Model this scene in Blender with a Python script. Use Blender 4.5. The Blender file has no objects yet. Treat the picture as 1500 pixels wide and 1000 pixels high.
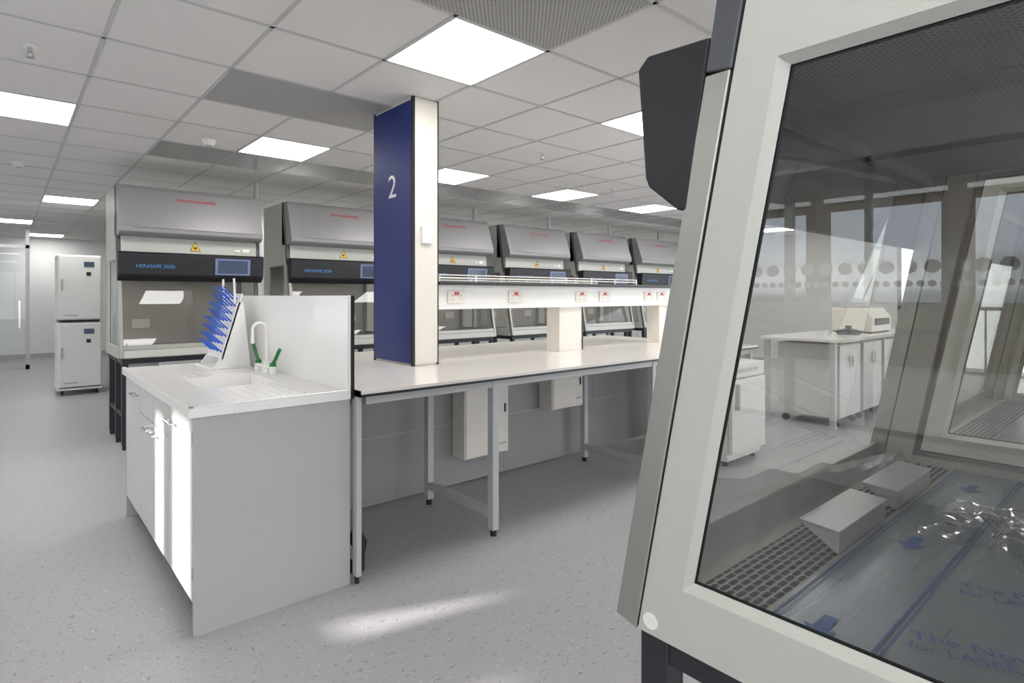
import bpy, bmesh, math, random
from mathutils import Vector, Matrix, noise
random.seed(4)
SC=bpy.context.scene
COL=bpy.context.collection
H=1.34; CEIL=2.58

# ------------------------------------------------------------------ materials
def mat(name,col,rough=.5,metal=0.,bump=0.,bscale=200.,var=.012,vscale=3.,spec=.5,coat=0.,emis=None,es=0.):
    m=bpy.data.materials.new(name); m.use_nodes=True
    nt=m.node_tree; n=nt.nodes; l=nt.links; b=n["Principled BSDF"]
    b.inputs["Roughness"].default_value=rough; b.inputs["Metallic"].default_value=metal
    b.inputs["Specular IOR Level"].default_value=spec; b.inputs["Coat Weight"].default_value=coat
    tc=n.new("ShaderNodeTexCoord")
    no=n.new("ShaderNodeTexNoise"); no.inputs["Scale"].default_value=vscale; no.inputs["Detail"].default_value=3
    l.new(tc.outputs["Object"],no.inputs["Vector"])
    r=n.new("ShaderNodeValToRGB")
    c=[min(1,x*(1+var)) for x in col]; d=[x*(1-var) for x in col]
    r.color_ramp.elements[0].position=.35; r.color_ramp.elements[1].position=.65
    r.color_ramp.elements[0].color=(*d,1); r.color_ramp.elements[1].color=(*c,1)
    l.new(no.outputs["Fac"],r.inputs["Fac"]); l.new(r.outputs["Color"],b.inputs["Base Color"])
    if bump>0:
        n2=n.new("ShaderNodeTexNoise"); n2.inputs["Scale"].default_value=bscale
        l.new(tc.outputs["Object"],n2.inputs["Vector"])
        bp=n.new("ShaderNodeBump"); bp.inputs["Strength"].default_value=bump; bp.inputs["Distance"].default_value=.002
        l.new(n2.outputs["Fac"],bp.inputs["Height"]); l.new(bp.outputs["Normal"],b.inputs["Normal"])
    if emis:
        b.inputs["Emission Color"].default_value=(*emis,1); b.inputs["Emission Strength"].default_value=es
    return m
def glass(name,tint,refl=1.0,rough=0.,f0=.04,haze=0.):
    # thin pane: symmetric Schlick reflectance, works from both sides
    m=bpy.data.materials.new(name); m.use_nodes=True
    nt=m.node_tree; n=nt.nodes; l=nt.links; n.remove(n["Principled BSDF"])
    t=n.new("ShaderNodeBsdfTransparent"); t.inputs[0].default_value=(*tint,1)
    g=n.new("ShaderNodeBsdfGlossy"); g.inputs["Roughness"].default_value=rough
    f=n.new("ShaderNodeLayerWeight"); f.inputs["Blend"].default_value=.5
    pw=n.new("ShaderNodeMath"); pw.operation="POWER"; pw.inputs[1].default_value=5
    mu=n.new("ShaderNodeMath"); mu.operation="MULTIPLY_ADD"; mu.inputs[1].default_value=(1-f0)*refl; mu.inputs[2].default_value=f0*refl; mu.use_clamp=True
    mx=n.new("ShaderNodeMixShader")
    l.new(f.outputs["Facing"],pw.inputs[0]); l.new(pw.outputs[0],mu.inputs[0]); l.new(mu.outputs[0],mx.inputs[0]); l.new(t.outputs[0],mx.inputs[1]); l.new(g.outputs[0],mx.inputs[2])
    out=mx.outputs[0]
    if haze:
        d=n.new("ShaderNodeBsdfDiffuse"); d.inputs[0].default_value=(.6,.6,.6,1); m2=n.new("ShaderNodeMixShader"); m2.inputs[0].default_value=haze
        l.new(out,m2.inputs[1]); l.new(d.outputs[0],m2.inputs[2]); out=m2.outputs[0]
    l.new(out,n["Material Output"].inputs[0])
    return m
def emit(name,col,s):
    m=bpy.data.materials.new(name); m.use_nodes=True
    n=m.node_tree.nodes; e=n.new("ShaderNodeEmission"); e.inputs[0].default_value=(*col,1); e.inputs[1].default_value=s
    m.node_tree.links.new(e.outputs[0],n["Material Output"].inputs[0]); n.remove(n["Principled BSDF"]); return m
def steel(name,col,rough,sx,sy,sz,metal=1.0):
    m=mat(name,col,rough,metal,var=0.02)
    n=m.node_tree.nodes;l=m.node_tree.links;b=n["Principled BSDF"]
    tc=n.new("ShaderNodeTexCoord"); mp=n.new("ShaderNodeMapping"); mp.inputs["Scale"].default_value=(sx,sy,sz)
    no=n.new("ShaderNodeTexNoise"); no.inputs["Scale"].default_value=1; no.inputs["Detail"].default_value=4
    l.new(tc.outputs["Object"],mp.inputs[0]); l.new(mp.outputs[0],no.inputs["Vector"])
    mr=n.new("ShaderNodeMapRange"); mr.inputs["To Min"].default_value=rough*.85; mr.inputs["To Max"].default_value=min(1,rough*1.2)
    l.new(no.outputs["Fac"],mr.inputs[0]); l.new(mr.outputs[0],b.inputs["Roughness"])
    return m
def perf(name,base,hole,scale,rough=.5,metal=0.,r0=.28):
    m=mat(name,base,rough,metal)
    n=m.node_tree.nodes;l=m.node_tree.links;b=n["Principled BSDF"]
    tc=n.new("ShaderNodeTexCoord"); mp=n.new("ShaderNodeMapping"); mp.inputs["Scale"].default_value=(scale,scale,scale); mp.inputs["Rotation"].default_value=(0,0,math.radians(45))
    fr=n.new("ShaderNodeVectorMath"); fr.operation="FRACTION"
    su=n.new("ShaderNodeVectorMath"); su.operation="SUBTRACT"; su.inputs[1].default_value=(.5,.5,.5)
    sp=n.new("ShaderNodeSeparateXYZ"); cb=n.new("ShaderNodeCombineXYZ")
    ln=n.new("ShaderNodeVectorMath"); ln.operation="LENGTH"
    lt=n.new("ShaderNodeMath"); lt.operation="LESS_THAN"; lt.inputs[1].default_value=r0
    mx=n.new("ShaderNodeMixRGB"); mx.inputs[1].default_value=(*base,1); mx.inputs[2].default_value=(*hole,1)
    l.new(tc.outputs["Object"],mp.inputs[0]); l.new(mp.outputs[0],fr.inputs[0]); l.new(fr.outputs[0],su.inputs[0]); l.new(su.outputs[0],sp.inputs[0])
    l.new(sp.outputs[0],cb.inputs[0]); l.new(sp.outputs[1],cb.inputs[1]); l.new(cb.outputs[0],ln.inputs[0])
    l.new(ln.outputs["Value"],lt.inputs[0]); l.new(lt.outputs[0],mx.inputs[0]); l.new(mx.outputs[0],b.inputs["Base Color"])
    return m

M={}
M['white']=mat("white_laminate",(.86,.85,.82),.35)
M['cream']=mat("cream_panel",(.80,.76,.69),.4)
M['corian']=mat("solid_surface_white",(.92,.91,.89),.25,coat=.2)
M['benchtop']=mat("bench_top_white",(.87,.83,.78),.22,coat=.2)
M['greylam']=mat("grey_laminate",(.47,.475,.465),.45)
M['door']=mat("grey_door_laminate",(.62,.62,.61),.4)
M['spine']=mat("spine_panel_grey",(.33,.325,.33),.45)
M['wall']=mat("wall_paint",(.84,.85,.84),.7,bump=.1)
M['black']=mat("black_edge",(.012,.012,.014),.4)
M['dark']=mat("dark_slate_plastic",(.010,.011,.014),.45,bump=.08,bscale=600)
M['darkleg']=mat("dark_powdercoat",(.018,.021,.026),.45)
M['steelleg']=mat("grey_powdercoat_frame",(.50,.51,.51),.4)
M['hood']=mat("silver_grey_hood",(.29,.28,.285),.42,metal=.2)
M['hoodside']=mat("hood_side_trim",(.085,.09,.105),.42,metal=.2)
M['body']=mat("offwhite_powdercoat",(.51,.52,.475),.45,bump=.35,bscale=500,var=.01)
M['steel']=steel("brushed_steel",(.40,.40,.37),.42,4,4,400)
M['tray']=steel("steel_tray",(.29,.33,.375),.28,3,100,3,.65)
M['grate']=steel("steel_grate",(.42,.41,.39),.35,3,100,3,.6)
M['arm']=steel("steel_armrest",(.62,.63,.65),.3,3,100,3,.5)
M['inner']=mat("interior_steel",(.48,.445,.40),.4,metal=.3)
M['grille']=perf("perforated_grille",(.22,.215,.205),(.04,.04,.04),110,.5,.3)
M['ceilperf']=perf("perforated_ceiling_tile",(.48,.475,.46),(.20,.20,.20),60,.6,0,.3)
M['slot']=mat("slot_shadow",(.015,.015,.017),.6)
M['blue']=mat("blue_film_print",(.012,.075,.28),.5)
M['pegblue']=mat("peg_blue",(.015,.12,.62),.4)
M['green']=mat("green_lever",(.01,.20,.05),.35)
M['navy']=mat("navy_panel",(.008,.022,.17),.38,var=.02)
M['red']=mat("red_rocker",(.6,.02,.03),.4)
M['redtext']=mat("red_print",(.55,.03,.03),.5)
M['bluetext']=mat("blue_print",(.10,.30,.6),.5)
M['yellow']=mat("hazard_yellow",(.85,.50,.02),.5)
M['screen']=mat("screen_glass",(.02,.03,.05),.08,emis=(.3,.4,.6),es=.12)
M['screenframe']=mat("screen_bezel",(.16,.20,.36),.3)
M['graymetal']=mat("grey_metal_tile",(.42,.41,.40),.25,metal=.3)
M['tgrid']=mat("ceiling_tee_grid",(.56,.56,.55),.5)
M['incub']=mat("incubator_white",(.78,.79,.77),.4)
M['panel']=emit("light_diffuser",(1,.985,.965),13.0)
M['glass']=glass("side_glass",(.85,.86,.84),2.8)
M['sash']=glass("sash_glass",(.82,.82,.80),1.3)
M['clear']=glass("clear_glass",(.92,.95,.94),1.0)
M['bag']=glass("plastic_film",(.97,.97,.98),1.8,.08,.07)
M['film']=glass("hazy_protective_film",(.80,.80,.80),2.0,.25,.06,.35)
M['alu']=mat("aluminium_frame",(.45,.45,.45),.35,metal=.7)
M['chrome']=mat("chrome",(.7,.7,.7),.15,metal=1)
M['brick']=mat("facade_stone",(.26,.22,.18),.8,bump=.2,bscale=20,var=.1)
M['facglass']=mat("facade_glazing",(.75,.8,.85),.08,metal=1)
M['ground']=mat("paving",(.40,.39,.37),.8,var=.1)
M['dot']=mat("frosted_dot",(.9,.9,.9),.6)

# ------------------------------------------------------------------ mesh builder
class MB:
    def __init__(s): s.v=[];s.f=[];s.m=[];s.mats=[]
    def mi(s,k):
        if k not in s.mats: s.mats.append(k)
        return s.mats.index(k)
    def add(s,vs,fs,k):
        o=len(s.v); s.v+= [tuple(v) for v in vs]; i=s.mi(k)
        for f in fs: s.f.append([o+a for a in f]); s.m.append(i)
    def addbm(s,bm,k):
        bm.verts.index_update()
        s.add([v.co.copy() for v in bm.verts],[[v.index for v in f.verts] for f in bm.faces],k); bm.free()
    def box(s,x0,x1,y0,y1,z0,z1,k,bev=0.,seg=1):
        bm=bmesh.new()
        vs=[bm.verts.new((x,y,z)) for x in (x0,x1) for y in (y0,y1) for z in (z0,z1)]
        for f in ((0,1,3,2),(4,6,7,5),(0,4,5,1),(2,3,7,6),(0,2,6,4),(1,5,7,3)): bm.faces.new([vs[i] for i in f])
        bmesh.ops.recalc_face_normals(bm,faces=bm.faces)
        if bev: bmesh.ops.bevel(bm,geom=list(bm.edges),offset=bev,segments=seg,affect='EDGES',profile=.5)
        s.addbm(bm,k)
    def prism(s,prof,a0,a1,k,axis='x',bev=0.,seg=1):
        bm=bmesh.new()
        def P(p,a):
            return {'x':(a,p[0],p[1]),'y':(p[0],a,p[1]),'z':(p[0],p[1],a)}[axis]
        A=[bm.verts.new(P(p,a0)) for p in prof]; B=[bm.verts.new(P(p,a1)) for p in prof]
        bm.faces.new(A); bm.faces.new(B[::-1]); n=len(prof)
        for i in range(n): bm.faces.new([A[i],A[(i+1)%n],B[(i+1)%n],B[i]][::-1])
        bmesh.ops.recalc_face_normals(bm,faces=bm.faces)
        if bev: bmesh.ops.bevel(bm,geom=list(bm.edges),offset=bev,segments=seg,affect='EDGES',profile=.5)
        s.addbm(bm,k)
    def quad(s,pts,k): s.add(pts,[list(range(len(pts)))],k)
    def ring(s,A,B,k):
        n=len(A); s.add(list(A)+list(B),[[i,(i+1)%n,n+(i+1)%n,n+i] for i in range(n)],k)
    def loft(s,A,B,k):
        n=len(A); s.add(list(A)+list(B),[[i,(i+1)%n,n+(i+1)%n,n+i] for i in range(n)]+[list(range(n))[::-1],list(range(n,2*n))],k)
    def cyl(s,p0,p1,r,k,seg=16,r1=None):
        p0=Vector(p0);p1=Vector(p1);d=(p1-p0).normalized(); r1=r if r1 is None else r1
        u=d.orthogonal().normalized(); w=d.cross(u)
        A=[p0+r*(math.cos(2*math.pi*i/seg)*u+math.sin(2*math.pi*i/seg)*w) for i in range(seg)]
        B=[p1+r1*(math.cos(2*math.pi*i/seg)*u+math.sin(2*math.pi*i/seg)*w) for i in range(seg)]
        s.loft(A,B,k)
    def tube(s,pts,r,k,seg=10):
        for a,b in zip(pts,pts[1:]): s.cyl(a,b,r,k,seg)
        for p in pts[1:-1]: s.ball(p,r,k)
    def ball(s,c,r,k,sz=1.):
        bm=bmesh.new(); bmesh.ops.create_uvsphere(bm,u_segments=12,v_segments=8,radius=r)
        for v in bm.verts: v.co=Vector((v.co.x,v.co.y,v.co.z*sz))+Vector(c)
        s.addbm(bm,k)
    def mesh(s,name):
        me=bpy.data.meshes.new(name); me.from_pydata(s.v,[],s.f)
        for k in s.mats: me.materials.append(M[k])
        me.polygons.foreach_set("material_index",s.m); me.update()
        return me
    def obj(s,name,parent=None):
        o=bpy.data.objects.new(name,s.mesh(name)); COL.objects.link(o)
        if parent: o.parent=parent
        return o
def empty(name,loc=(0,0,0),rz=0):
    e=bpy.data.objects.new(name,None); e.location=loc; e.rotation_euler=(0,0,rz); e.empty_display_size=.1; COL.objects.link(e); return e
def text(body,size,k,origin,xd,yd,parent=None,name="label",align='CENTER',ext=0.0):
    cu=bpy.data.curves.new(name,"FONT"); cu.body=body; cu.size=size; cu.align_x=align; cu.align_y='CENTER'; cu.extrude=ext
    cu.materials.append(M[k]); o=bpy.data.objects.new(name,cu); COL.objects.link(o)
    x=Vector(xd).normalized(); y=Vector(yd).normalized(); z=x.cross(y)
    m=Matrix((x,y,z)).transposed().to_4x4(); m.translation=Vector(origin)
    if parent: o.parent=parent
    o.matrix_local=m
    return o

# ------------------------------------------------------------------ room shell
X0,X1,Y0,Y1=-3.0,13.0,-3.0,15.0
b=MB(); b.box(X0-.2,X1+.2,Y0-.2,Y1+.2,-.1,0,'white'); fl=b.obj("floor")
m=bpy.data.materials.new("vinyl_floor"); m.use_nodes=True
n=m.node_tree.nodes;l=m.node_tree.links;bs=n["Principled BSDF"]
tc=n.new("ShaderNodeTexCoord")
n1=n.new("ShaderNodeTexNoise"); n1.inputs["Scale"].default_value=.9; n1.inputs["Detail"].default_value=3
r1=n.new("ShaderNodeValToRGB"); r1.color_ramp.elements[0].color=(.385,.378,.395,1); r1.color_ramp.elements[1].color=(.43,.422,.438,1)
l.new(tc.outputs["Object"],n1.inputs[0]); l.new(n1.outputs["Fac"],r1.inputs[0])
cur=r1.outputs[0]
for (sc,rot,lo,hi,colr) in ((( 22,110,1),.3,.65,.68,(.25,.22,.22,1)),((110,34,1),.2,.65,.69,(.54,.54,.55,1)),((80,30,1),1.1,.665,.70,(.27,.24,.23,1))):
    mp=n.new("ShaderNodeMapping"); mp.inputs["Scale"].default_value=sc; mp.inputs["Rotation"].default_value=(0,0,rot)
    nn=n.new("ShaderNodeTexNoise"); nn.inputs["Scale"].default_value=1; nn.inputs["Detail"].default_value=2
    rr=n.new("ShaderNodeValToRGB"); rr.color_ramp.elements[0].position=lo; rr.color_ramp.elements[1].position=hi
    mx=n.new("ShaderNodeMixRGB"); mx.inputs[2].default_value=colr
    l.new(tc.outputs["Object"],mp.inputs[0]); l.new(mp.outputs[0],nn.inputs[0]); l.new(nn.outputs["Fac"],rr.inputs[0]); l.new(rr.outputs[0],mx.inputs[0]); l.new(cur,mx.inputs[1]); cur=mx.outputs[0]
l.new(cur,bs.inputs["Base Color"]); bs.inputs["Roughness"].default_value=.42
fl.data.materials[0]=m

# ceiling
M['ceil']=mat("ceiling_tile",(.79,.775,.755),.8,bump=.2,bscale=300,var=.01)
b=MB(); b.box(X0-.2,X1+.2,Y0-.2,Y1+.2,CEIL,CEIL+.1,'ceil'); b.obj("ceiling")
GX,GY=1.577,2.561
b=MB(); i=-8
while GX+.6*i<X1:
    x=GX+.6*i
    if x>X0: b.box(x-.010,x+.010,Y0,Y1,CEIL-.004,CEIL-.0005,'tgrid')
    i+=1
i=-10
while GY+.6*i<Y1:
    y=GY+.6*i
    if y>Y0: b.box(X0,X1,y-.010,y+.010,CEIL-.004,CEIL-.0005,'tgrid')
    i+=1
b.obj("trim_1")
def lightpanel(i,j):
    b=MB(); x=GX+.6*i; y=GY+.6*j; g=.014
    b.box(x+g,x+.6-g,y+g,y+.6-g,CEIL-.003,CEIL-.001,'panel')
    z0,z1=CEIL-.006,CEIL-.001
    b.box(x+.008,x+.6-.008,y+.008,y+g,z0,z1,'white'); b.box(x+.008,x+.6-.008,y+.6-g,y+.6-.008,z0,z1,'white')
    b.box(x+.008,x+g,y+g,y+.6-g,z0,z1,'white'); b.box(x+.6-g,x+.6-.008,y+g,y+.6-g,z0,z1,'white')
    b.obj("ceiling_light_panel")
for i,j in [(0,-1),(3,-1),(6,-1),(9,-1),(12,-1),(16,-1),(-3,3),(0,3),(3,3),(6,3),(9,3),(12,3),(16,3),(-6,-1),
            (-2,10),(-3,15),(-2,19),(3,9),(7,9),(11,9),(15,9),(-3,-5),(0,-5),(3,-5),(7,-5),(11,-5),(15,-5),(0,-8),(7,-8),(-6,3),(-6,8),(-6,13)]:  # includes extra panels out of view to the right, added for illumination
    lightpanel(i,j)
def ctile(x0,x1,y0,y1,k,nm):
    b=MB(); b.box(x0+.012,x1-.012,y0+.012,y1-.012,CEIL-.005,CEIL-.001,k); b.obj(nm)
ctile(.977,2.177,3.161,3.761,'ceilperf',"perforated_air_diffuser")
ctile(.977,2.177,1.361,1.961,'ceilperf',"perforated_air_diffuser")
b=MB()
for i in range(-1,18): b.box(GX+.6*i+.012,GX+.6*i+.588,4.973,5.549,CEIL-.004,CEIL-.001,'graymetal')
b.obj("metal_ceiling_tile_strip")
def smoke(x,y,nm="smoke_detector"):
    b=MB(); b.cyl((x,y,CEIL-.012),(x,y,CEIL-.001),.055,'white',24); b.cyl((x,y,CEIL-.045),(x,y,CEIL-.012),.035,'white',24,.05); b.cyl((x,y,CEIL-.05),(x,y,CEIL-.045),.02,'greylam',16); b.obj(nm)
def sprink(x,y):
    b=MB(); b.cyl((x,y,CEIL-.006),(x,y,CEIL-.001),.035,'white',20); b.cyl((x,y,CEIL-.03),(x,y,CEIL-.006),.012,'chrome',12)
    b.tube([(x-.01,y,CEIL-.03),(x-.014,y,CEIL-.045),(x,y,CEIL-.055)],.003,'chrome',8); b.tube([(x+.01,y,CEIL-.03),(x+.014,y,CEIL-.045),(x,y,CEIL-.055)],.003,'chrome',8)
    b.cyl((x,y,CEIL-.058),(x,y,CEIL-.055),.018,'chrome',16); b.obj("sprinkler_head")
smoke(1.29,4.74); smoke(.1,6.6); sprink(.1,3.5); sprink(3.7,3.4); sprink(5.6,4.05)

# walls
b=MB(); b.box(1.7,X1,8.6,8.7,0,CEIL,'wall'); b.obj("wall_back")
b=MB(); b.box(X0,X1,Y1,Y1+.2,0,CEIL,'wall'); b.obj("wall_north")
b=MB(); b.box(X0,X1,Y0-.1,Y0,0,.35,'wall'); b.box(X0,X1,Y0-.1,Y0,2.35,CEIL,'wall')
for x in (X0,.8,4.8,8.8,12.6): b.box(x,x+.4,Y0-.1,Y0,.35,2.35,'wall')  # out of view; broad openings put in to lift light on the ceiling
b.obj("wall_south")
b=MB()
for x in [-2.6+.0, -1.2,.3,1.2,2.4,3.6,4.76,5.2,6.4,7.6,8.76,9.2,10.4,11.6,12.56]: b.box(x,x+.04,Y0-.07,Y0-.03,.35,2.35,'alu')
for z in (.35,1.0,2.31): b.box(X0+.4,12.6,Y0-.07,Y0-.03,z,z+.04,'alu')
b.obj("window_3")  # frames for the south openings added to brighten the room
b=MB(); xa,xb=X0-.06,X0
def ww(y0,y1,z0,z1): b.box(xa,xb,y0,y1,z0,z1,'wall')
ww(Y0,-2.6,0,CEIL); ww(-2.6,2.6,0,.4); ww(-2.6,2.6,2.3,CEIL); ww(2.6,2.99,0,CEIL)
ww(2.99,3.165,0,1.83); ww(2.99,3.165,2.2,CEIL)
b.prism([(2.99,1.83),(3.05,2.2),(2.99,2.2)],xa,xb,'wall'); b.prism([(3.165,1.86),(3.165,2.2),(3.06,2.2)],xa,xb,'wall')  # unseen slit openings, shaped to throw the sun patches on floor and doors
ww(3.165,3.32,0,CEIL); ww(3.32,3.62,0,1.72); ww(3.32,3.62,2.46,CEIL); ww(3.62,3.8,0,CEIL); ww(3.8,3.98,0,1.7); ww(3.8,3.98,2.4,CEIL)
ww(3.98,8,0,CEIL); ww(8,12,0,.4); ww(8,12,1.35,CEIL); ww(12,Y1,0,CEIL)  # low opening further along added for brightness
b.obj("wall_west")
b=MB()
for y in (-2.6,-1.3,0,1.3,2.56): b.box(X0-.05,X0-.01,y,y+.04,.4,2.3,'alu')
for z in (.4,1.08,2.26): b.box(X0-.05,X0-.01,-2.6,2.6,z,z+.04,'alu')
y=-2.5
while y<2.55:
    for (zc,r) in ((1.53,.045),(1.42,.022)):
        N=16; b.quad([(X0-.03,y+r*math.cos(2*math.pi*k/N),zc+r*math.sin(2*math.pi*k/N)) for k in range(N)],'dot')
    b.quad([(X0-.03,y+.06+.022*math.cos(2*math.pi*k/16),1.42+.022*math.sin(2*math.pi*k/16)) for k in range(16)],'dot')
    y+=.12
b.obj("window_1")
b=MB(); b.box(X1,X1+.1,3.2,Y1,0,CEIL,'wall'); b.box(X1,X1+.1,Y0,3.2,2.3,CEIL,'wall'); b.obj("wall_east")
b=MB()
for y in (-3,-1.9,-.8,.3,1.4,2.3,3.14): b.box(X1+.01,X1+.06,y,y+.06,0,2.3,'alu')
for z in (0,1.1,2.24): b.box(X1+.01,X1+.06,-3,3.2,z,z+.05,'alu')
b.obj("window_2")
# outside: added canopy to keep sun out of the west windows, facades opposite, paving
b=MB(); b.box(-5.2,-3.06,-2.9,2.75,2.36,2.42,'alu')
for y in (-2.8,0,2.6): b.box(-5.2,-5.12,y,y+.08,-.1,2.36,'alu')
b.obj("added_sun_blocker")
def facade(xf,d,nm,k0,k1):
    b=MB(); b.box(min(xf,xf-d),max(xf,xf-d),-12+2.4*k0,20,-.15,6.0,'brick')
    e=.04*(1 if d>0 else -1)
    for k in range(k0,k1):
        y=-11.5+2.4*k
        def bx(t,y0,y1,z0,z1,kk): b.box(min(xf,xf+t*e),max(xf,xf+t*e),y0,y1,z0,z1,kk)
        bx(1,y,y+1.9,4.5,5.7,'facglass'); bx(1,y,y+1.9,1.2,3.2,'facglass'); bx(2.5,y+.92,y+.98,4.5,5.7,'alu')
        bx(3.5,y-.1,y+2.0,3.4,3.55,'wall'); bx(3.5,y-.1,y+2.0,4.35,4.45,'wall')
    b.obj(nm)
facade(-13,1,"neighbouring_building_facade",0,13)
b=MB(); b.box(-13,-3.3,-12,20,-.2,-.12,'ground'); b.obj("ground")
# terrace balustrade outside the east glazing
b=MB()
b.box(15,15.06,-4,4,1.05,1.12,'alu')
for k in range(27): b.box(15.01,15.04,-4+.3*k,-3.97+.3*k,-.1,1.05,'alu')
b.box(13.1,15.2,-4,4,-.2,-.1,'ground'); b.obj("terrace_balustrade")

b=MB(); yy=12.85
b.box(-3,.36,yy,yy+.05,2.2,2.26,'alu'); b.box(.30,.36,yy,yy+.05,0,2.58,'alu'); b.box(-1.1,-1.04,yy,yy+.05,0,2.58,'alu')
b.box(-3,.36,yy,yy+.05,0,.08,'alu'); b.quad([(-3,yy+.02,.08),(.3,yy+.02,.08),(.3,yy+.02,2.2),(-3,yy+.02,2.2)],'clear')
b.box(.2,.22,yy-.06,yy-.04,.75,1.25,'chrome'); b.box(.2,.22,yy-.04,yy,.77,.79,'chrome'); b.box(.2,.22,yy-.04,yy,1.21,1.23,'chrome')
b.obj("door_1")
b=MB(); b.box(X0,X1,Y1-.015,Y1,0,.1,'greylam'); b.obj("baseboard_north")

# ------------------------------------------------------------------ biosafety cabinet (local: front at y=0 facing -y)
W=1.26
def sl_out(z): return (z-.806)*.18
def sl_in(z): return .042+(z-.806)*.179
def cab_body():
    b=MB()
    zt=2.33; yb=.85
    for side in (0,1):
        xs=0 if side==0 else W
        t=.035 if side==0 else -.035
        def pr(pts,k,x0=None,x1=None):
            b.prism(pts,(xs if x0 is None else x0),(xs+t if x1 is None else x1),k)
        hy0b=.1285-.012; zb=.8955-.012; zt2=1.653+.012; hy0t=.2634-.010; hy1=.70
        pr([(sl_in(.79),.79),(yb,.79),(yb,zb),(sl_in(zb),zb)],'body')
        pr([(sl_in(zb),zb),(hy0b,zb),(hy0t,zt2),(sl_in(zt2),zt2)],'body')
        pr([(hy1,zb),(yb,zb),(yb,zt2),(hy1,zt2)],'body')
        pr([(sl_in(zt2),zt2),(yb,zt2),(yb,zt),(.31,zt),(.213,1.758)],'body')
        sg=1 if side==0 else -1
        A=[(xs,hy0b,zb),(xs,hy1,zb),(xs,hy1,zt2),(xs,hy0t,zt2)]
        B=[(xs+sg*.014,hy0b+.012,zb+.012),(xs+sg*.014,hy1-.012,zb+.012),(xs+sg*.014,hy1-.012,zt2-.012),(xs+sg*.014,hy0t+.012,zt2-.012)]
        C=[(xs+sg*.017,y,z) for (_,y,z) in B]
        b.ring(A,B,'body'); b.ring(B,C,'black')
        D=[(xs+sg*.0168,B[0][1]+.004,B[0][2]+.004),(xs+sg*.0168,B[1][1]-.004,B[1][2]+.004),(xs+sg*.0168,B[2][1]-.004,B[2][2]-.004),(xs+sg*.0168,B[3][1]+.004,B[3][2]-.004)]
        b.ring([(xs+sg*.0168,y,z) for (_,y,z) in B],D,'black')
        b.quad(C,'glass')
        x0,x1=(xs-.004,xs+.03) if side==0 else (xs-.03,xs+.004)
        b.prism([(sl_out(.80),.80),(sl_in(.80)-.004,.79),(sl_in(1.667)-.004,1.667),(sl_out(1.667),1.667)],x0,x1,'steel',bev=.002)
        b.prism([(sl_in(.80)-.004,.795),(sl_in(.80)+.001,.795),(sl_in(1.667)+.001,1.667),(sl_in(1.667)-.004,1.667)],xs+sg*.003,xs+sg*.03,'black')
        b.prism([(.155,1.672),(.193,1.667),(.31,2.33),(.26,2.33)],x0,x1,'hoodside',bev=.002)
        b.cyl((xs-sg*.0015,.062,.812),(xs,.062,.812),.013,'white',20)
    b.prism([(0,.80),(.02,.79),(.10,.79),(.10,.862),(.03,.865),(.010,.862)],.03,W-.03,'body',bev=.003)
    b.prism([(.016,.866),(.034,.866),(.040,.905),(.022,.905)],.03,W-.03,'steel',bev=.002)
    b.quad([(.03,.035,.90),(W-.03,.035,.90),(W-.03,.035+.72*.18,1.62),(.03,.035+.72*.18,1.62)],'sash')
    b.box(.035,W-.035,.04,yb,.79,.80,'body'); b.box(.035,W-.035,yb-.02,yb,.79,zt,'body'); b.box(.035,W-.035,.30,yb,zt-.02,zt,'body')
    hp=[(.1635,1.7225),(.060,1.728),(.042,1.71),(.056,1.53),(.062,1.515),(.112,1.472),(.125,1.47)]
    b.prism(hp,-.006,W+.006,'dark',bev=.004,seg=2)
    def onhead(x0,x1,z0,z1,off,th,k):
        def yy(z): return .042+(1.71-z)*.0778
        b.add([(x0,yy(z0)-off,z0),(x1,yy(z0)-off,z0),(x1,yy(z1)-off,z1),(x0,yy(z1)-off,z1),(x0,yy(z0)+.002,z0),(x1,yy(z0)+.002,z0),(x1,yy(z1)+.002,z1),(x0,yy(z1)+.002,z1)],
          [[0,1,2,3],[0,4,5,1],[1,5,6,2],[2,6,7,3],[3,7,4,0]],k)
    onhead(.80,1.13,1.535,1.69,.006,.01,'screenframe'); onhead(.825,1.105,1.55,1.675,.0075,.01,'screen')
    b.prism([(.165,1.72),(.17,1.87),(.30,1.87),(.30,1.72)],.03,W-.03,'body')
    b.prism([(.165,1.868),(.085,1.878),(.055,1.905),(.052,1.95),(.165,2.295),(.19,2.33),(.32,2.33),(.32,1.868)],0,W,'hood',bev=.006,seg=2)
    b.loft([(.12,.0535,1.955),(W-.12,.0535,1.955),(W-.12,.150,2.25),(.12,.150,2.25)],[(.10,.044,1.945),(W-.10,.044,1.945),(W-.13,.150,2.245),(.13,.150,2.245)],'hood')
    cx=.65; cz=1.80
    b.add([(cx-.05,.162,cz-.04),(cx+.05,.162,cz-.04),(cx,.1635,cz+.045)],[[0,1,2]],'black')
    b.add([(cx-.042,.160,cz-.036),(cx+.042,.160,cz-.036),(cx,.1615,cz+.036)],[[0,1,2]],'yellow')
    b.cyl((cx,.158,cz-.012),(cx,.160,cz-.012),.012,'black',12)
    b.box(1.02,1.07,.158,.162,1.77,1.79,'white'); b.box(1.09,1.16,.158,.162,1.765,1.80,'white')
    b.box(.035,W-.035,.21,.74,.855,.865,'tray'); b.box(.035,W-.035,.10,.21,.855,.865,'grate')
    b.box(.035,W-.035,.72,.74,.865,1.67,'inner')
    b.quad([(.035,.16,1.668),(W-.035,.16,1.668),(W-.035,.73,1.668),(.035,.73,1.668)],'grille')
    b.box(.035,W-.035,.155,.17,1.64,1.69,'steel')
    b.box(.035,W-.035,.2,.83,1.672,1.69,'body')
    for xx in (.2,.95): b.box(xx,xx+.16,.71,.72,1.02,1.11,'cream',.003)
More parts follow.
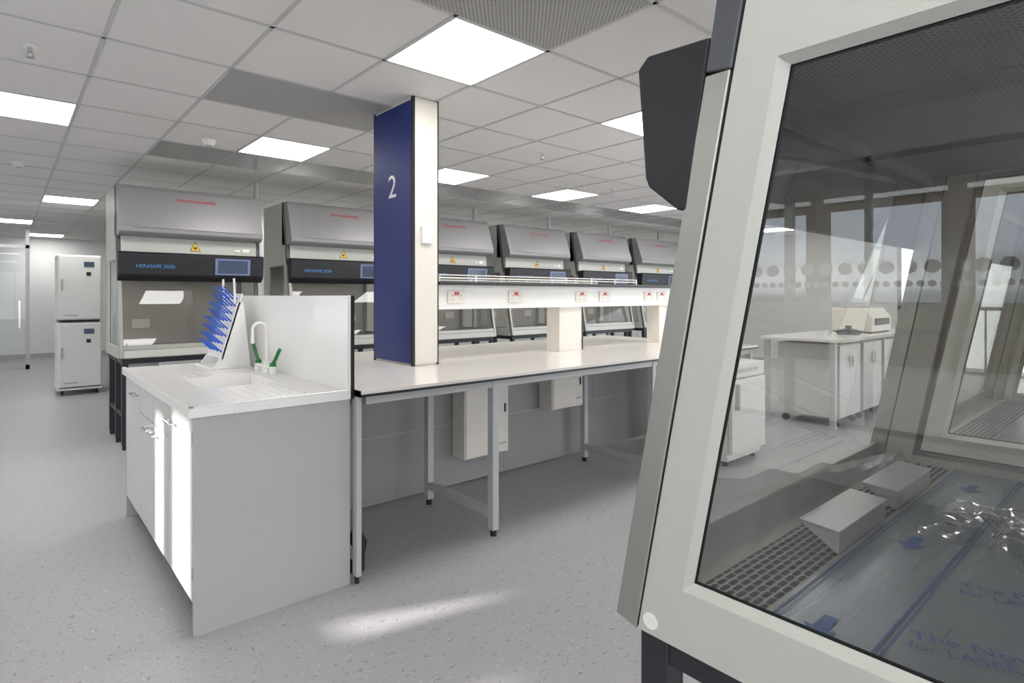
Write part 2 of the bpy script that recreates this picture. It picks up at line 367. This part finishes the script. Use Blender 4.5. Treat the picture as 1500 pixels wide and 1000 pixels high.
    for r in range(8):
        y=.110+.0128*r
        x=.05+(.0135 if r%2 else 0)
        while x<W-.08:
            w=.021;h=.0042
            b.quad([(x+w,y-h,.8656),(x+w+.003,y,.8656),(x+w,y+h,.8656),(x,y+h,.8656),(x-.003,y,.8656),(x,y-h,.8656)],'slot'); x+=.029
    b.cyl((.55,.55,zt),(.55,.55,zt+.06),.13,'body',24)
    return b
def cab_stand():
    b=MB()
    for x in (.02,W-.07):
        for y in (.03,.38,.76):
            b.box(x,x+.05,y,y+.05,.04,.79,'darkleg',.003); b.cyl((x+.025,y+.025,0),(x+.025,y+.025,.04),.022,'black',12)
        b.box(x+.005,x+.045,.08,.76,.74,.785,'darkleg'); b.box(x+.005,x+.045,.08,.76,.28,.32,'darkleg')
    b.box(.07,W-.07,.035,.075,.745,.785,'darkleg'); b.box(.07,W-.07,.765,.805,.745,.785,'darkleg'); b.box(.07,W-.07,.765,.805,.28,.32,'darkleg')
    return b
mb=cab_body().mesh("cabinet_housing"); ms=cab_stand().mesh("cabinet_stand")
def cabinet(loc,rz=0,labels=True):
    e=empty("biosafety_cabinet",loc,rz)
    for nm,me in (("housing",mb),("stand",ms)):
        o=bpy.data.objects.new(nm,me); COL.objects.link(o); o.parent=e
    if labels:
        text("thermoscientific",.055,'redtext',(.66,.1375,2.225),(1,0,0),(0,.3275,1),e,"maker_label")
        text("HERASAFE 2030i",.045,'bluetext',(.13,.045,1.60),(1,0,0),(0,-.078,1),e,"model_label",'LEFT')
    return e
YC=5.55
for i in range(7): cabinet((.78+1.56*i,YC,0))
for i in range(1,7):
    b=MB(); x=.78+1.56*i-.17
    b.cyl((x,YC+.6,0.02),(x,YC+.6,CEIL-.01),.03,'steelleg',16); b.box(x-.05,x+.05,YC+.55,YC+.65,0,.02,'steelleg'); b.obj("service_pipe")
YF=.589; XS=.83
fg=[cabinet((XS+W+1.56*i,YF,0),math.pi) for i in range(2)]
for xa_ in (1.21,1.56):
    b=MB(); zf=.8667
    b.prism([(.383,zf+.0385),(.447,zf+.0435),(.447,zf+.0395),(.390,zf),(.384,zf)],xa_,xa_+.27,'arm',bev=.0008)
    b.prism([(.3815,zf+.0385),(.449,zf+.0438),(.449,zf+.047),(.3815,zf+.0415)],xa_-.003,xa_+.273,'arm',bev=.0008)
    b.obj("steel_armrest")
b=MB(); z=.8668
def strip(x0,x1,y0,y1,k='blue'): b.quad([(x0,y0,z),(x1,y0,z),(x1,y1,z),(x0,y1,z)],k)
strip(.87,2.05,.372,.3745); strip(.87,2.05,.365,.3665); strip(.87,2.05,.250,.2525); strip(.87,2.05,.242,.244); strip(.87,2.05,.2465,.2475,'slot')
def arrow(x,y,s=1.):
    b.quad([(x,y-.009*s,z),(x+.045*s,y-.009*s,z),(x+.045*s,y+.009*s,z),(x,y+.009*s,z)],'blue')
    b.quad([(x+.002,y+.022*s,z),(x-.036*s,y,z),(x+.002,y-.022*s,z)],'blue')
for x in (.92,1.37,1.87): arrow(x,.315)
for x in (1.2,1.65): arrow(x,.12)
film=b.obj("protective_film_print")
for (dx,dy,nm) in ((0,0,"a"),(.235,-.01,"b")):
    text("The Novacel",.034,'blue',(1.035+dx,.15+dy,z+.0003),(.35,-.94,0),(.94,.35,0),film,"print_"+nm); text("for LASER Fiber",.027,'blue',(1.003+dx,.145+dy,z+.0003),(.35,-.94,0),(.94,.35,0),film,"subprint_"+nm)
b=MB(); N=40; vs=[];
for i in range(N):
    for j in range(N):
        u=i/(N-1);v=j/(N-1)
        e_=min(u,1-u,v,1-v)
        h=.003+.035*min(1,e_*5)*(abs(noise.noise(Vector((u*4,v*5,3))))*1.6+.35*abs(noise.noise(Vector((u*11,v*11,1)))))
        vs.append((1.42+.32*u+.03*noise.noise(Vector((v*4,0,7))),.07+.25*v+.03*noise.noise(Vector((u*4,9,7))),.867+h))
b.add(vs,[[i*N+j,(i+1)*N+j,(i+1)*N+j+1,i*N+j+1] for i in range(N-1) for j in range(N-1)],'bag')
b.obj("plastic_bag")
# hazy film peeled up along the front sill
b=MB(); N=60; K=6; vs=[]
for i in range(N):
    u=i/(N-1); x=.875+1.15*u
    hh=.135*(1-u)**1.3+.035+.012*noise.noise(Vector((u*9,2,5)))
    for j in range(K):
        v=j/(K-1)
        vs.append((x,.478+.016*v*v+.006*noise.noise(Vector((u*14,v*3,1)))*(1-v)*v*4 -.0,.868+hh*v))
b.add(vs,[[i*K+j,(i+1)*K+j,(i+1)*K+j+1,i*K+j+1] for i in range(N-1) for j in range(K-1)],'film')
b.obj("peeled_protective_film")

# ------------------------------------------------------------------ column
b=MB()
b.box(2.008,2.195,2.915,3.375,.901,CEIL-.001,'cream')
b.box(1.998,2.008,2.93,3.365,.915,CEIL-.02,'navy',.001)
b.box(2.0,2.016,2.908,2.93,.901,CEIL-.001,'black'); b.box(2.0,2.010,3.365,3.38,.901,CEIL-.001,'black')
b.box(2.188,2.2,2.908,2.92,.901,CEIL-.001,'black'); b.box(2.016,2.188,2.906,2.915,.915,CEIL-.01,'cream')
b.box(2.055,2.135,2.885,2.906,1.665,1.77,'white',.004,2)
col=b.obj("structural_column")
text("2",.21,'white',(1.9965,3.14,2.04),(0,-1,0),(0,0,1),col,"numeral",ext=.0005)

# ------------------------------------------------------------------ sink unit
sx0,sx1,sy0,sy1=.585,1.27,2.36,3.93
b=MB()
b.box(sx0,sx1,sy0,sy0+.018,0,.86,'greylam',.001); b.box(sx0,sx1,sy1-.018,sy1,0,.86,'greylam',.001)
b.box(sx0+.06,sx0+.075,sy0+.018,sy1-.018,0,.12,'black'); b.box(sx0+.02,sx1,sy0+.018,sy1-.018,.12,.138,'greylam'); b.box(sx1-.018,sx1,sy0+.018,sy1-.018,0,.86,'greylam')
ys=[2.382,2.785,3.12,3.475,3.908]
for a,c in zip(ys,ys[1:]):
    if a==2.785 or a==3.12:
        b.box(sx0,sx0+.019,a+.002,c-.002,.13,.70,'door',.0015); b.box(sx0,sx0+.019,a+.002,c-.002,.705,.852,'door',.0015)
    else: b.box(sx0,sx0+.019,a+.002,c-.002,.13,.852,'door',.0015)
def handle(y,z,L=.10):
    b.tube([(sx0,y-L/2,z),(sx0-.03,y-L/2,z),(sx0-.03,y+L/2,z),(sx0,y+L/2,z)],.005,'chrome',8)
handle(2.70,.79); handle(3.06,.665); handle(3.20,.665); handle(3.56,.79)
for zz in (.22,.75): b.box(sx0-.002,sx0,2.374,2.386,zz,zz+.05,'chrome')
b.obj("sink_base_cabinet")
b=MB(); zt=.9; zb=.862
tx0,tx1,ty0,ty1=sx0-.02,1.25,sy0-.012,sy1+.01
hx0,hx1,hy0,hy1=.74,1.10,2.82,3.22
b.box(tx0,hx0,ty0,ty1,zb,zt,'corian',.002); b.box(hx1,tx1,ty0,ty1,zb,zt,'corian'); b.box(hx0,hx1,ty0,hy0,zb,zt,'corian'); b.box(hx0,hx1,hy1,ty1,zb,zt,'corian')
b.box(tx0,tx0+.02,ty0,ty1,zt,zt+.006,'corian',.002); b.box(tx0,tx1,ty0,ty0+.02,zt,zt+.006,'corian',.002)
A=[(hx0,hy0,zt+.0005),(hx1,hy0,zt+.0005),(hx1,hy1,zt+.0005),(hx0,hy1,zt+.0005)]; Bq=[(hx0+.02,hy0+.02,.74),(hx1-.02,hy0+.02,.74),(hx1-.02,hy1-.02,.74),(hx0+.02,hy1-.02,.74)]
b.ring(A,Bq,'corian'); b.quad(Bq,'corian'); b.cyl((.92,3.02,.7405),(.92,3.02,.743),.03,'chrome',16)
b.cyl((1.098,3.02,.86),(1.094,3.02,.86),.012,'black',12)
for i in range(8):
    x=.72+.05*i
    b.box(x,x+.012,2.43,2.76,zt,zt+.003,'corian',.001); b.box(x,x+.012,3.30,3.47,zt,zt+.003,'corian',.001)
b.obj("sink_worktop")
b=MB(); b.box(1.2505,1.268,ty0,ty1,.862,H,'corian',.002); b.box(1.268,1.286,ty0,ty1,.862,H,'black')
b.obj("splashback_panel")
b=MB(); tx,ty=1.185,3.20
b.cyl((tx,ty,.9005),(tx,ty,.93),.028,'corian',20); b.cyl((tx,ty,.93),(tx,ty,.97),.018,'corian',16)
pts=[(tx,ty,.97),(tx,ty,1.15)]
for k in range(9):
    a=math.pi*k/8; pts.append((tx-.04+.04*math.cos(a),ty,1.15+.035*math.sin(a)))
pts.append((tx-.08,ty,1.10)); b.tube(pts,.008,'corian',12); b.cyl((tx-.08,ty,1.07),(tx-.08,ty,1.10),.011,'corian',12)
for dy in (-.1,.13):
    b.cyl((tx,ty+dy,.9005),(tx,ty+dy,.945),.022,'corian',16); b.cyl((tx,ty,.935),(tx,ty+dy,.935),.011,'corian',10)
    b.cyl((tx,ty+dy,.945),(tx,ty+dy,.965),.02,'green',16,.016)
    b.tube([(tx,ty+dy,.96),(tx+.0,ty+dy-.04,.99),(tx+.01,ty+dy-.075,1.045)] if dy<0 else [(tx,ty+dy,.96),(tx-.01,ty+dy+.012,1.0),(tx-.02,ty+dy+.03,1.06)],.010,'green',8)
b.obj("laboratory_tap")
b=MB()
def RP(u,v,w=0):
    c,s_=math.cos(.30),math.sin(.30)
    return (1.02+v*s_-w*c, 3.52+u, .90+v*c+w*s_)
def rquad(u0,u1,v0,v1,w0,w1,k):
    P=[RP(u,v,w) for u in (u0,u1) for v in (v0,v1) for w in (w0,w1)]
    b.add(P,[(0,1,3,2),(4,6,7,5),(0,4,5,1),(2,3,7,6),(0,2,6,4),(1,5,7,3)],k)
rquad(0,.30,.06,.47,0,.01,'corian')
for u in (.0,.28):
    b.prism([(0.98,.902),(1.20,.902),(1.20,.93),(1.16,1.30),(1.13,1.30),(1.03,.98)],3.52+u,3.535+u,'corian','y')
b.box(.96,1.2,3.50,3.84,.901,.912,'corian')
for r in range(8):
    for c_ in range(4):
        u=.035+.072*c_+(.025 if r%2 else 0); v=.10+.048*r
        p=RP(u,v,.01); q=RP(u,v+.05,.11); b.cyl(p,q,.005,'pegblue',8,.0038)
for u in (.04,.26): b.cyl(RP(u,.3,-.02),RP(u,.55,.07),.007,'corian',10)
b.obj("pegboard_drying_rack")

# ------------------------------------------------------------------ bench
bx0,bx1,by0,by1=1.29,5.3,2.30,3.93
b=MB()
b.box(bx0,bx1,by0,by1,.884,.9,'benchtop'); b.box(bx0-.0,bx1+.002,by0-.002,by1,.872,.8845,'black')
b.box(bx0,bx0+.004,by0-.002,by1,.872,.902,'black')
for x in (1.2885,2.14,3.70,5.22):
    ya,yb_=by0+.03,3.06
    wl=.026 if x<1.3 else .045
    b.box(x,x+wl,ya,ya+.045,.035,.872,'steelleg',.002); b.box(x,x+wl,yb_-.12,yb_-.075,.035,.872,'steelleg',.002)
    b.box(x,x+wl,ya+.045,yb_-.12,.10,.145,'steelleg',.002); b.box(x,x+wl,ya+.045,yb_-.12,.827,.872,'steelleg')
    for yy_ in (ya+.022,yb_-.1): b.cyl((x+wl/2,yy_,0),(x+wl/2,yy_,.035),wl*.4,'black',12)
    b.box(x,x+wl,3.86,3.905,.035,.872,'steelleg'); b.cyl((x+wl/2,3.88,0),(x+wl/2,3.88,.035),wl*.4,'black',12)
b.box(bx0+.05,bx1-.03,by0+.035,by0+.07,.83,.872,'steelleg'); b.box(bx0+.05,bx1-.03,3.86,3.9,.83,.872,'steelleg')
b.box(bx0+.01,bx1-.02,3.09,3.11,.03,.87,'spine')
for x in (2.0,2.95,4.0): b.box(x,x+.004,3.087,3.09,.03,.87,'greylam')
b.box(bx0+.01,bx1-.02,3.086,3.09,.45,.455,'greylam')
b.obj("laboratory_bench")
def ebox(x0,x1,z0,z1,nm):
    b=MB(); b.box(x0,x1,2.95,3.085,z0,z1,'cream',.004); b.box(x0+.012,x1-.012,2.943,2.95,z0+.012,z1-.012,'cream',.002)
    b.box(x1-.05,x1-.035,2.938,2.943,(z0+z1)/2,(z0+z1)/2+.06,'black'); b.box(x1-.09,x1-.03,2.9415,2.943,z0+.06,z0+.075,'greylam')
    b.add([(x0+.24,2.9415,z1-.07),(x0+.27,2.9415,z1-.07),(x0+.255,2.9415,z1-.045)],[[0,1,2]],'yellow'); b.obj(nm)
ebox(2.45,2.86,.23,.80,"electrical_distribution_box"); ebox(3.32,3.69,.46,.80,"electrical_distribution_box")
b=MB(); fx0,fx1=2.205,5.0
b.box(fx0,fx1,2.95,3.33,1.25,1.41,'white'); b.box(fx0,fx1+.03,2.90,3.38,1.41,1.43,'black'); b.box(fx0,fx1+.025,2.905,3.375,1.4302,1.432,'greylam')
b.box(3.43,3.70,2.97,3.10,.901,1.25,'cream'); b.box(3.70,3.712,2.965,3.105,.901,1.25,'black'); b.box(4.82,4.99,2.97,3.10,.901,1.25,'cream')
for z in (1.455,1.475): b.cyl((fx0,2.93,z),(4.4,2.93,z),.004,'cream',8); b.cyl((fx0,3.35,z),(4.4,3.35,z),.004,'cream',8)
x=fx0+.02
while x<4.42: b.cyl((x,2.93,1.43),(x,2.93,1.48),.004,'chrome',8); b.cyl((x,3.35,1.43),(x,3.35,1.48),.004,'chrome',8); x+=.31
for x in (2.376,2.93,3.67,3.97,4.615,4.82):
    b.box(x-.073,x+.073,2.942,2.95,1.29,1.375,'cream',.002)
    for dx in (-.035,.035):
        b.box(x+dx-.003,x+dx+.003,2.9415,2.942,1.335,1.345,'dark'); b.box(x+dx-.013,x+dx-.007,2.9415,2.942,1.31,1.314,'dark'); b.box(x+dx+.007,x+dx+.013,2.9415,2.942,1.31,1.314,'dark')
        b.box(x+(dx*.3)-.008,x+(dx*.3)+.008,2.940,2.942,1.342,1.365,'red')
b.obj("bench_socket_shelf")
b=MB(); bx,by=1.362,2.47
b.cyl((bx,by,0),(bx,by,.16),.042,'black',24); b.cyl((bx,by,.16),(bx,by,.20),.042,'black',24,.018); b.cyl((bx,by,.20),(bx,by,.225),.020,'dark',16)
b.tube([(bx+.04,by-.01,.08),(bx+.05,by-.01,.13),(bx+.02,by,.19)],.005,'dark',8); b.obj("black_waste_bottle")
b=MB(); b.box(4.45,5.02,2.16,2.75,.04,.80,'incub',.006); b.box(4.45,5.02,2.12,2.155,.10,.68,'incub',.006,2); b.box(4.45,5.02,2.13,2.16,.69,.80,'incub',.004)
for i in range(12): b.box(4.5+.035*i,4.515+.035*i,2.127,2.13,.73,.76,'greylam')
b.box(4.50,4.52,2.09,2.12,.45,.65,'greylam',.003)
for x in (4.49,4.96):
    for y in (2.2,2.7): b.cyl((x,y,0),(x,y,.04),.02,'black',12)
b.obj("undercounter_fridge")
b=MB(); b.box(6.5,9.3,2.05,2.8,.872,.9,'corian',.002); b.box(6.5,9.3,2.046,2.05,.868,.9,'greylam')
for x in (6.52,9.22):
    for y in (2.1,2.72): b.box(x,x+.05,y,y+.05,0,.868,'steelleg')
b.obj("side_bench")
for x in (6.65,7.35,8.05):
    b=MB(); b.box(x,x+.6,2.12,2.68,.09,.84,'door',.003); b.box(x+.005,x+.297,2.10,2.118,.10,.83,'door',.002); b.box(x+.303,x+.595,2.10,2.118,.10,.83,'door',.002)
    for dx in (.26,.34): b.box(x+dx-.005,x+dx+.005,2.08,2.10,.6,.72,'chrome')
    for dx in (.06,.54):
        for y in (2.16,2.62): b.cyl((x+dx-.015,y,.035),(x+dx+.015,y,.035),.035,'black',16); b.cyl((x+dx,y,.05),(x+dx,y,.09),.015,'chrome',10)
    b.obj("mobile_base_cabinet")
b=MB(); b.prism([(2.2,.912),(2.2,1.08),(2.28,1.19),(2.62,1.19),(2.62,.912)],8.0,8.7,'cream',bev=.01,seg=2); b.prism([(2.19,1.0),(2.19,1.06),(2.2,1.07),(2.2,.99)],8.1,8.6,'dark')
for x in (8.03,8.64):
    for y in (2.22,2.57): b.box(x,x+.03,y,y+.03,.9,.912,'black')
b.box(8.1,8.6,2.3,2.55,1.19,1.2,'greylam',.002); b.obj("benchtop_centrifuge")
b=MB(); b.cyl((7.55,2.3,.9),(7.55,2.3,.92),.11,'dark',20); b.cyl((7.55,2.3,.92),(7.55,2.3,1.0),.03,'dark',12)
for k in range(5):
    a=k*1.256; b.cyl((7.55,2.3,.96),(7.55+.13*math.cos(a),2.3+.13*math.sin(a),.93),.015,'dark',8)
b.obj("centrifuge_rotor")
b=MB(); ix0,ix1,iy=.56,1.06,9.10
for z0 in (.10,1.01):
    b.box(ix0,ix1,iy+.05,iy+.65,z0,z0+.88,'incub',.01,2); b.box(ix0+.005,ix1-.005,iy,iy+.045,z0+.01,z0+.87,'incub',.015,2)
    b.box(.85,.97,iy-.005,iy,z0+.72,z0+.79,'screen'); b.box(.88,.93,iy-.006,iy,z0+.60,z0+.65,'slot'); b.box(.62,.78,iy-.004,iy,z0+.06,z0+.075,'greylam'); b.box(.59,.61,iy-.03,iy,z0+.4,z0+.55,'greylam',.003)
b.box(ix0+.02,ix1-.02,iy+.07,iy+.63,.985,1.01,'dark'); b.box(ix0-.01,ix1+.01,iy+.01,iy+.67,.07,.095,'incub')
for x in (ix0+.05,ix1-.05):
    for y in (iy+.1,iy+.58): b.cyl((x-.012,y,.035),(x+.012,y,.035),.035,'dark',14)
b.obj("stacked_incubator")

# ------------------------------------------------------------------ lights
w=bpy.data.worlds.new("outdoor_sky"); SC.world=w; w.use_nodes=True
nt=w.node_tree; bg=nt.nodes["Background"]; bg.inputs[0].default_value=(.93,.96,1,1); bg.inputs[1].default_value=2.9
sun=bpy.data.lights.new("sun","SUN"); sun.energy=8; sun.angle=.02; sun.color=(1,.96,.9)
so=bpy.data.objects.new("sun",sun); COL.objects.link(so); so.rotation_euler=Vector((1,-.25,-.45)).to_track_quat('-Z','Y').to_euler(); so.location=(-8,5,8)

# ------------------------------------------------------------------ camera
cam=bpy.data.cameras.new("camera"); co=bpy.data.objects.new("camera",cam); COL.objects.link(co)
co.location=(0,0,H); co.rotation_euler=(math.radians(90),0,math.radians(52.33-90))
cam.lens=833.8*36/1500; cam.sensor_width=36; cam.shift_x=.0662; cam.shift_y=-.0448; cam.clip_start=.02
SC.camera=co
SC.view_settings.view_transform='Standard'; SC.view_settings.look='None'; SC.view_settings.exposure=.25
